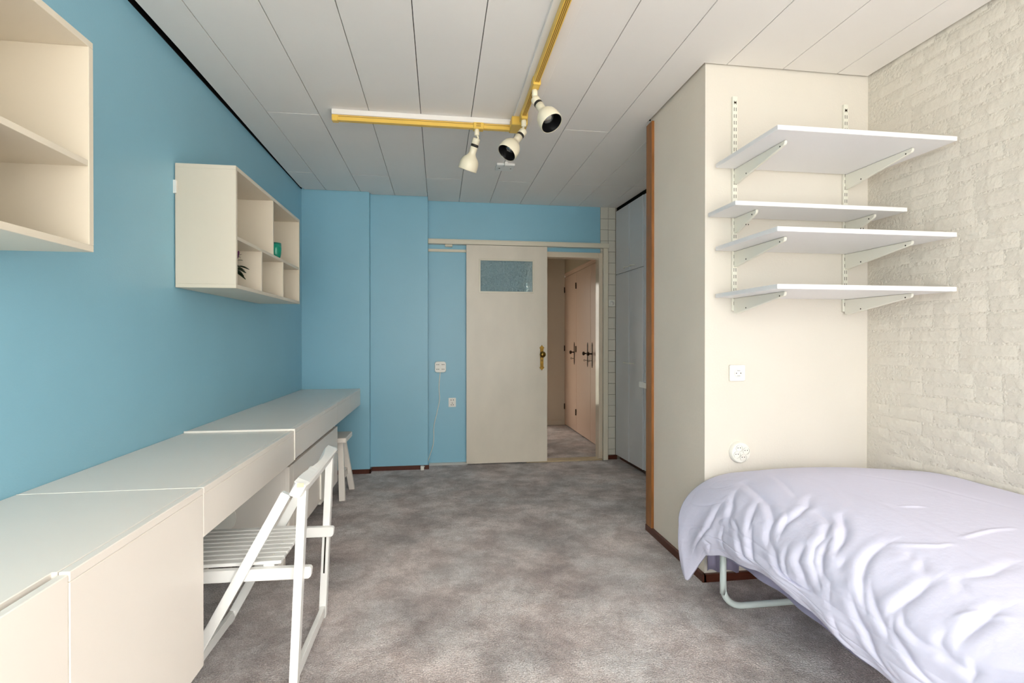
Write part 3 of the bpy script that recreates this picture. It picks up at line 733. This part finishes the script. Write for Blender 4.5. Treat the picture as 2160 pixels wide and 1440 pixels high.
obj('track_groove', bx(-.57, .42, 3.0215, 3.0225, 2.471, 2.4735), M['groove'], tr)
obj('junction_box', bx(.418, .512, 2.930, 3.062, 2.446, 2.496, bev=.004), M['yellow'], tr)
def spot(label, p0, ax, adapter, along):
    s = thing('spotlight', label, 'spotlight', adapter, 'cream spotlights on the yellow track')
    x, y, z = adapter
    hx, hy = (.031, .024) if along == 'x' else (.020, .032)
    bm = bx(x-hx, x+hx, y-hy, y+hy, z-.020, z+.022, bev=.004)
    ad = obj('adapter', bm, M['yellow'], s)
    bm = BM()
    for i in range(2):
        for k in range(4): box(bm, x-.012+k*.0065, x-.0085+k*.0065, y-hy-.0007, y-hy+.0005, z-.008+i*.012, z+i*.012)
    obj('adapter_slots', bm, M['groove'], ad, kind='stuff')
    p0 = Vector(p0); a = Vector(ax).normalized()
    obj('stem', lathe(BM(), [(0, 0), (.0135, 0), (.0145, -.012), (.0145, -.034), (.012, -.038), (0, -.038)], (p0.x, p0.y, z-.018), (0, 0, 1), 20), M['lampcream'], s)
    jt = Vector((p0.x, p0.y, z-.054)); side = a.cross(Vector((0, 0, 1))).normalized()
    bm = BM(); tube(bm, smooth_path([jt, (jt+p0)/2+side*.010, p0+side*.012+a*.012, p0+a*.022], 4), .006, 8); obj('joint', bm, M['lampcream'], s)
    hd = obj('lamp_head', lathe(BM(), [(0, 0), (.019, 0), (.0225, .004), (.0225, .034), (.0205, .035), (.0205, .050), (.0225, .051), (.0205, .080), (.021, .088), (.028, .102), (.042, .115), (.0515, .130), (.0565, .150), (.0575, .170), (.0565, .186), (.0550, .190), (.0535, .189)],
              p0, a, 40), M['lampcream'], s)
    obj('band', lathe(BM(), [(.0206, .0348), (.0224, .035), (.0222, .050), (.0206, .0505)], p0, a, 32), M['band'], hd, label='black ring')
    obj('reflector', lathe(BM(), [(.0556, .1905), (.0540, .189), (.0535, .170), (.050, .150), (.040, .128), (.026, .112), (.012, .108), (0, .108)], p0, a, 40), M['lampblack'], hd, label='black inner reflector')
    obj('bulb', lathe(BM(), [(0, .110), (.016, .110), (.020, .125), (.029, .143), (.030, .150), (.026, .156), (.012, .160), (0, .161)], p0, a, 28), M['bulb'], hd, label='silver reflector bulb')
spot('leftmost cream spotlight, hanging from the short arm of the track, facing down', (.222, 3.03, 2.392), (-.28, .33, -.90), (.232, 3.037, 2.464), 'x')
spot('middle cream spotlight at the track corner, opening turned down to the left', (.478, 2.868, 2.386), (-.556, -.261, -.789), (.478, 2.872, 2.466), 'y')
spot('nearest cream spotlight, rightmost on the track, showing its silver bulb', (.478, 2.53, 2.410), (.362, -.45, -.817), (.478, 2.50, 2.474), 'y')
cb = thing('ceiling_junction_box', 'flat white junction cover screwed to the ceiling behind the middle spotlight', 'junction box', (.49, 3.84, 2.51))
obj('cover', bx(.425, .562, 3.765, 3.90, 2.494, 2.5098, bev=.003), M['white'], cb)
for x in (.452, .538): obj('screw', lathe(BM(), [(0, .001), (.005, .001), (.006, 0)], (x, 3.84, 2.494), (0, 0, -1), 12), M['bronze'], cb)
obj('cord_clip', bx(.48, .505, 3.74, 3.77, 2.485, 2.51, bev=.003), M['white'], cb)

# ------------------------------------------------------------ bed
bed = thing('bed', 'single bed with pale tubular legs against the painted brick wall', 'bed', (1.65, 1.25, 0))
for y in (2.02, .42):
    z0 = fz(y)+.014
    pth = [(1.2, y, .33), (1.2, y, .16), (1.2, y, .115)]
    pth += [(1.2+.085*(1-math.cos(t*math.pi/16)), y, z0+.085-.085*math.sin(t*math.pi/16)) for t in range(1, 9)]
    pth += [(2.0-.085*math.sin(-t*math.pi/16)*-1 if False else 2.0+.085*math.sin(t*math.pi/16), y, z0+.085*(1-math.cos(t*math.pi/16))) for t in range(0, 9)]
    pth += [(2.085, y, .33)]
    obj('leg_frame', tube(BM(), pth, .0135, 16), M['tube'], bed)
bm = BM()
for x in (1.2, 2.085): obj('side_tube', tube(BM(), [(x, .27, .335), (x, 2.18, .335)], .0135, 12), M['tube'], bed)
for y in (.27, 2.18): obj('end_tube', tube(BM(), [(1.2, y, .335), (2.085, y, .335)], .0135, 12), M['tube'], bed)
ms = obj('mattress', bx(1.20, 2.10, .26, 2.17, .365, .49, bev=.03, seg=3), M['sheet'], bed)
# fitted sheet under the duvet, with its loose corner flaps
def sheet_flap(x0, x1, a, b):
    bm = BM(); n = 10; rows = []
    for i in range(n+1):
        t = i/n; x = x0+(x1-x0)*t
        rows.append([bm.verts.new((x, 2.205+.010*math.sin(t*7+z*9), z)) for z in (b, (a+b)/2, a+.01*math.sin(t*5))])
    for A, B in zip(rows, rows[1:]):
        for k in range(2):
            f = bm.faces.new([A[k], A[k+1], B[k+1], B[k]]); f.smooth = True
    bmesh.ops.solidify(bm, geom=bm.faces[:], thickness=.003)
    return bm
bm = BM()
rows = []
for i in range(61):
    y = .26+i*(1.95-.26)/60
    rows.append([bm.verts.new((1.150+.006*math.sin(y*31+z*8)+(.006 if z < .4 else 0), y, z)) for z in (.47, .42, .375, .322+.008*math.sin(y*9))])
for A, B in zip(rows, rows[1:]):
    for k in range(3):
        f = bm.faces.new([A[k], A[k+1], B[k+1], B[k]]); f.smooth = True
bmesh.ops.solidify(bm, geom=bm.faces[:], thickness=.003)
sh = obj('bed_sheet', bm, M['sheet']); tag(sh, 'lavender bed sheet hanging out below the duvet at the bed corner', 'sheet'); origin_to(sh, (1.2, 1.2, .33))
for f in ((1.236, 1.300, .120, .33), (1.318, 1.395, .112, .33)): obj('loose_corner', sheet_flap(*f), M['sheet'], sh)
# duvet
import math
SMAX=1.36
def ztop(y):
    # crest height along the bed
    t=min(1,max(0,(2.25-y)/.45)); return .565+.085*math.sin(t*math.pi/2)
def hem(y):
    P=[(.2,.33),(1.14,.335),(1.35,.355),(1.5,.375),(1.68,.37),(1.8,.345),(1.92,.325),(2.03,.285),(2.12,.21),(2.18,.16),(2.26,.15)]
    for (a,b),(c,d) in zip(P,P[1:]):
        if y<=c: return b+(d-b)*(y-a)/(c-a)
    return P[-1][1]
def base(s,y):
    # s: 0 at wall ... SMAX at hem, mapped onto a rounded profile
    zt=ztop(y); zh=hem(y)
    t=s/SMAX
    # straight top to x=1.48, quarter ellipse to x=xe, then drop
    e=max(0,(y-1.95)/.3); xe=1.125-.03*min(1,e)
    a,b=.33,.22
    if t<.48:
        k=t/.48; x=2.115-(2.115-(xe+a))*k; z=zt-.02*(1-math.sin(k*math.pi/2))+.012*math.sin(k*math.pi)
    elif t<.80:
        k=(t-.48)/.32; th=k*math.pi/2; x=xe+a-a*math.sin(th); z=zt-b*(1-math.cos(th))
    else:
        k=(t-.80)/.20; x=xe-.012*math.sin(k*math.pi)*1; z=(zt-b)+(zh-(zt-b))*k
    return (x,y,z)

FOLDS = [('v',0.016,0.014,[(0.814,1.988),(0.837,1.913),(0.86,1.817),(0.873,1.749),(0.901,1.701),(0.923,1.667),(0.978,1.653),(1.033,1.633)]),('v',0.016,0.014,[(0.778,1.653),(0.814,1.612),(0.864,1.605),(0.914,1.612),(0.951,1.605)]),('v',0.016,0.014,[(0.887,1.953),(0.96,1.899),(1.037,1.878)]),('v',0.016,0.014,[(0.896,1.79),(0.969,1.762),(1.033,1.742)]),('v',0.016,0.014,[(0.969,1.974),(1.033,1.981),(1.192,2.042),(1.233,2.09)]),('v',0.016,0.014,[(0.819,1.565),(0.823,1.517),(0.837,1.483),(0.892,1.449),(0.937,1.449),(0.987,1.428),(1.019,1.401),(1.055,1.374)]),('v',0.016,0.014,[(0.878,1.428),(0.901,1.428),(0.96,1.414),(1.014,1.38)]),('v',0.016,0.014,[(0.791,1.489),(0.828,1.435),(0.869,1.394),(0.914,1.38)]),('v',0.016,0.014,[(1.001,1.64),(1.033,1.592),(1.073,1.571),(1.123,1.524),(1.119,1.462),(1.083,1.408)]),('v',0.016,0.014,[(0.951,1.483),(1.014,1.483),(1.046,1.449),(1.083,1.435)]),('v',0.016,0.014,[(1.042,1.817),(1.083,1.783),(1.219,1.742),(1.255,1.694)]),('v',0.016,0.014,[(0.992,1.735),(1.055,1.721),(1.219,1.681)]),('v',0.008,0.009,[(0.869,1.653),(0.887,1.626),(0.951,1.605)]),('v',0.008,0.009,[(1.06,1.906),(1.133,1.906),(1.26,1.878)]),('v',0.008,0.009,[(1.21,2.008),(1.251,1.974),(1.328,1.988)]),('v',0.008,0.009,[(0.723,1.94),(0.764,1.79),(0.796,1.687)]),('v',0.008,0.009,[(1.001,1.865),(1.028,1.817),(1.046,1.797)]),('v',0.008,0.009,[(0.987,1.544),(1.042,1.537),(1.128,1.496)]),('v',0.016,0.014,[(0.814,1.292),(0.864,1.292),(0.901,1.285),(0.951,1.264),(1.01,1.23),(1.042,1.21)]),('v',0.016,0.014,[(0.864,1.121),(0.91,1.121),(0.955,1.135),(1.01,1.155)]),('v',0.016,0.014,[(0.96,1.23),(1.005,1.196),(1.042,1.155),(1.073,1.135)]),('v',0.016,0.014,[(0.996,1.142),(1.046,1.128),(1.073,1.087),(1.128,1.039),(1.142,1.012)]),('v',0.016,0.014,[(0.973,1.128),(1.01,1.107),(1.023,1.066),(1.019,1.019),(1.023,0.957),(1.001,0.875)]),('v',0.016,0.014,[(0.851,0.971),(0.901,0.978),(0.969,0.985)]),('v',0.016,0.014,[(1.019,1.264),(1.064,1.237),(1.11,1.203),(1.21,1.169),(1.287,1.121)]),('v',0.008,0.012,[(0.796,1.476),(0.846,1.408),(0.914,1.38)]),('v',0.008,0.012,[(0.892,1.408),(0.942,1.414),(1.001,1.387),(1.019,1.346),(1.123,1.319)]),('v',0.008,0.012,[(0.923,1.339),(0.96,1.339)]),('v',0.008,0.012,[(0.814,1.189),(0.846,1.148)]),('v',0.008,0.012,[(0.823,1.094),(0.837,1.053)]),('v',0.008,0.012,[(0.81,1.23),(0.828,1.203)]),('v',0.008,0.012,[(0.996,0.944),(1.051,0.937)]),('v',0.008,0.012,[(0.964,1.019),(1.001,1.019),(1.014,0.991)]),('v',0.008,0.012,[(1.155,1.305),(1.31,1.285),(1.333,1.237)]),('v',0.008,0.012,[(0.7,1.066),(0.764,1.053),(0.814,1.08)]),('v',0.0035,0.012,[(0.641,1.489),(0.673,1.374),(0.7,1.237),(0.728,1.135),(0.732,1.073),(0.723,1.039)]),('v',0.0035,0.012,[(0.459,1.831),(0.332,1.681),(0.264,1.374)]),('v',0.0035,0.012,[(0.623,1.803),(0.705,1.578),(0.746,1.462)]),('r',0.006,0.008,[(0.673,1.217),(0.637,1.223),(0.555,1.237),(0.482,1.237)]),('r',0.006,0.008,[(0.814,1.285),(0.778,1.237),(0.746,1.203),(0.714,1.196)]),('r',0.006,0.008,[(0.619,1.462),(0.55,1.442)]),('r',0.006,0.008,[(0.914,1.019),(0.882,0.991),(0.855,0.944)])]
NS, NY = 330, 500
SS, YY = np.meshgrid(np.linspace(0, SMAX, NS), np.linspace(.20, 2.252, NY), indexing='xy')
P = np.zeros((NY, NS, 3))
sl = np.linspace(0, SMAX, NS); yl = np.linspace(.20, 2.252, NY)
for i, y in enumerate(yl):
    for j, s in enumerate(sl): P[i, j] = base(s, y)
# pull the overhanging far corner back and round it
edge = np.clip((SS/SMAX-.55)/.45, 0, 1); endt = np.clip((YY-1.85)/.40, 0, 1)
P[..., 1] -= edge**1.5*endt**2*.085
def seglen(u0, v0, u1, v1):
    du, dv = u1-u0, v1-v0; L = du*du+dv*dv+1e-12
    t = np.clip(((SS-u0)*du+(YY-v0)*dv)/L, 0, 1)
    return np.hypot(SS-(u0+t*du), YY-(v0+t*dv)), t
H = np.zeros_like(SS)
for kind, A, w, pts in FOLDS:
    A *= .66
    best = np.full(SS.shape, 9.); tt = np.zeros_like(SS); side = np.zeros_like(SS); n = len(pts)-1
    for i in range(n):
        (u0, v0), (u1, v1) = pts[i], pts[i+1]
        d, t = seglen(u0, v0, u1, v1); m = d < best
        cr_ = (u1-u0)*(YY-v0)-(v1-v0)*(SS-u0)
        best[m] = d[m]; tt[m] = ((i+t)/n)[m]; side[m] = np.sign(cr_)[m]
    taper = np.sin(np.pi*np.clip(tt*.86+.07, 0, 1))**.7
    if kind == 'v':
        up = .5+.5*np.tanh(side*best/(.5*w))
        H += taper*A*(-np.exp(-np.sqrt(best**2+(.22*w)**2)/(.95*w))+(.10+.30*up)*np.exp(-((best-1.9*w)/(1.5*w))**2)+.12*np.exp(-(best/(5*w))**2))
    else: H += taper*A*np.exp(-(best/w)**2)
rng = np.random.RandomState(3)
def fbm(fs, fy, oct=4, seed=0):
    r = np.random.RandomState(seed); o = np.zeros_like(SS); a = 1.
    for k in range(oct):
        for q in range(3):
            th = r.uniform(-.6, .6); p1, p2 = r.uniform(0, 6.28, 2)
            o += a*np.sin((SS*fs*math.cos(th)+YY*fy*math.sin(th)*.8)*2*math.pi+p1+1.3*np.sin(YY*fy*2+p2))/3
        a *= .5; fs *= 1.9; fy *= 1.9
    return o
side_w = np.clip((SS/SMAX-.42)/.3, 0, 1)
H += .0022*fbm(1.2, 1.5, 3, 1)+.0020*side_w*fbm(2.0, 5.0, 4, 2)
def crease(fs, fy, seed):                                     # sharp little tucks where a smooth field crosses zero
    f = fbm(fs, fy, 2, seed); g = fbm(.9, 1.2, 1, seed+50)
    return -np.exp(-np.abs(f)/.09)*np.clip(g+.25, 0, 1)
H += .0042*side_w*(crease(2.2, 3.1, 11)+crease(3.1, 2.3, 12))+.0012*(1-side_w)*crease(1.0, 1.4, 13)
# vertical drapes on the hanging side
H += .0045*np.clip((SS/SMAX-.66)/.2, 0, 1)*np.sin(YY*2*math.pi*4.3+1.5*np.sin(SS*9)+SS*4)
lim = np.clip((2.252-YY)/.05, 0, 1)*np.clip(SS/.06, 0, 1)
H *= lim
Tu = np.gradient(P, axis=1); Tv = np.gradient(P, axis=0); N = np.cross(Tu, Tv); N /= np.linalg.norm(N, axis=2, keepdims=True)+1e-9
N *= np.sign((N[..., 2:3]+(-N[..., 0:1]))+1e-9)
P = P+N*H[..., None]
P[..., 0] = np.minimum(P[..., 0], 2.117)
# tip of the loose corner
tip = np.exp(-(((SS-SMAX)/.10)**2+((YY-2.19)/.075)**2)); P[..., 2] -= tip*.03; P[..., 0] -= tip*.006
vv = P.reshape(-1, 3); idx = np.arange(NY*NS).reshape(NY, NS)
q = np.stack([idx[:-1, :-1], idx[:-1, 1:], idx[1:, 1:], idx[1:, :-1]], -1).reshape(-1, 4)
me = bpy.data.meshes.new('duvet'); me.from_pydata(vv.tolist(), [], q.tolist()); me.materials.append(M['duvet'])
for p in me.polygons: p.use_smooth = True
me.update()
dv = bpy.data.objects.new('duvet', me); COL.objects.link(dv)
sm = dv.modifiers.new('solid', 'SOLIDIFY'); sm.thickness = .012; sm.offset = -1 if me.polygons[NS*50+20].normal.z > 0 else 1
tag(dv, 'rumpled pale lavender duvet spread over the bed', 'duvet'); origin_to(dv, (1.65, 1.25, .5))

for o in bpy.data.objects:
    if '_w' in o: del o['_w']
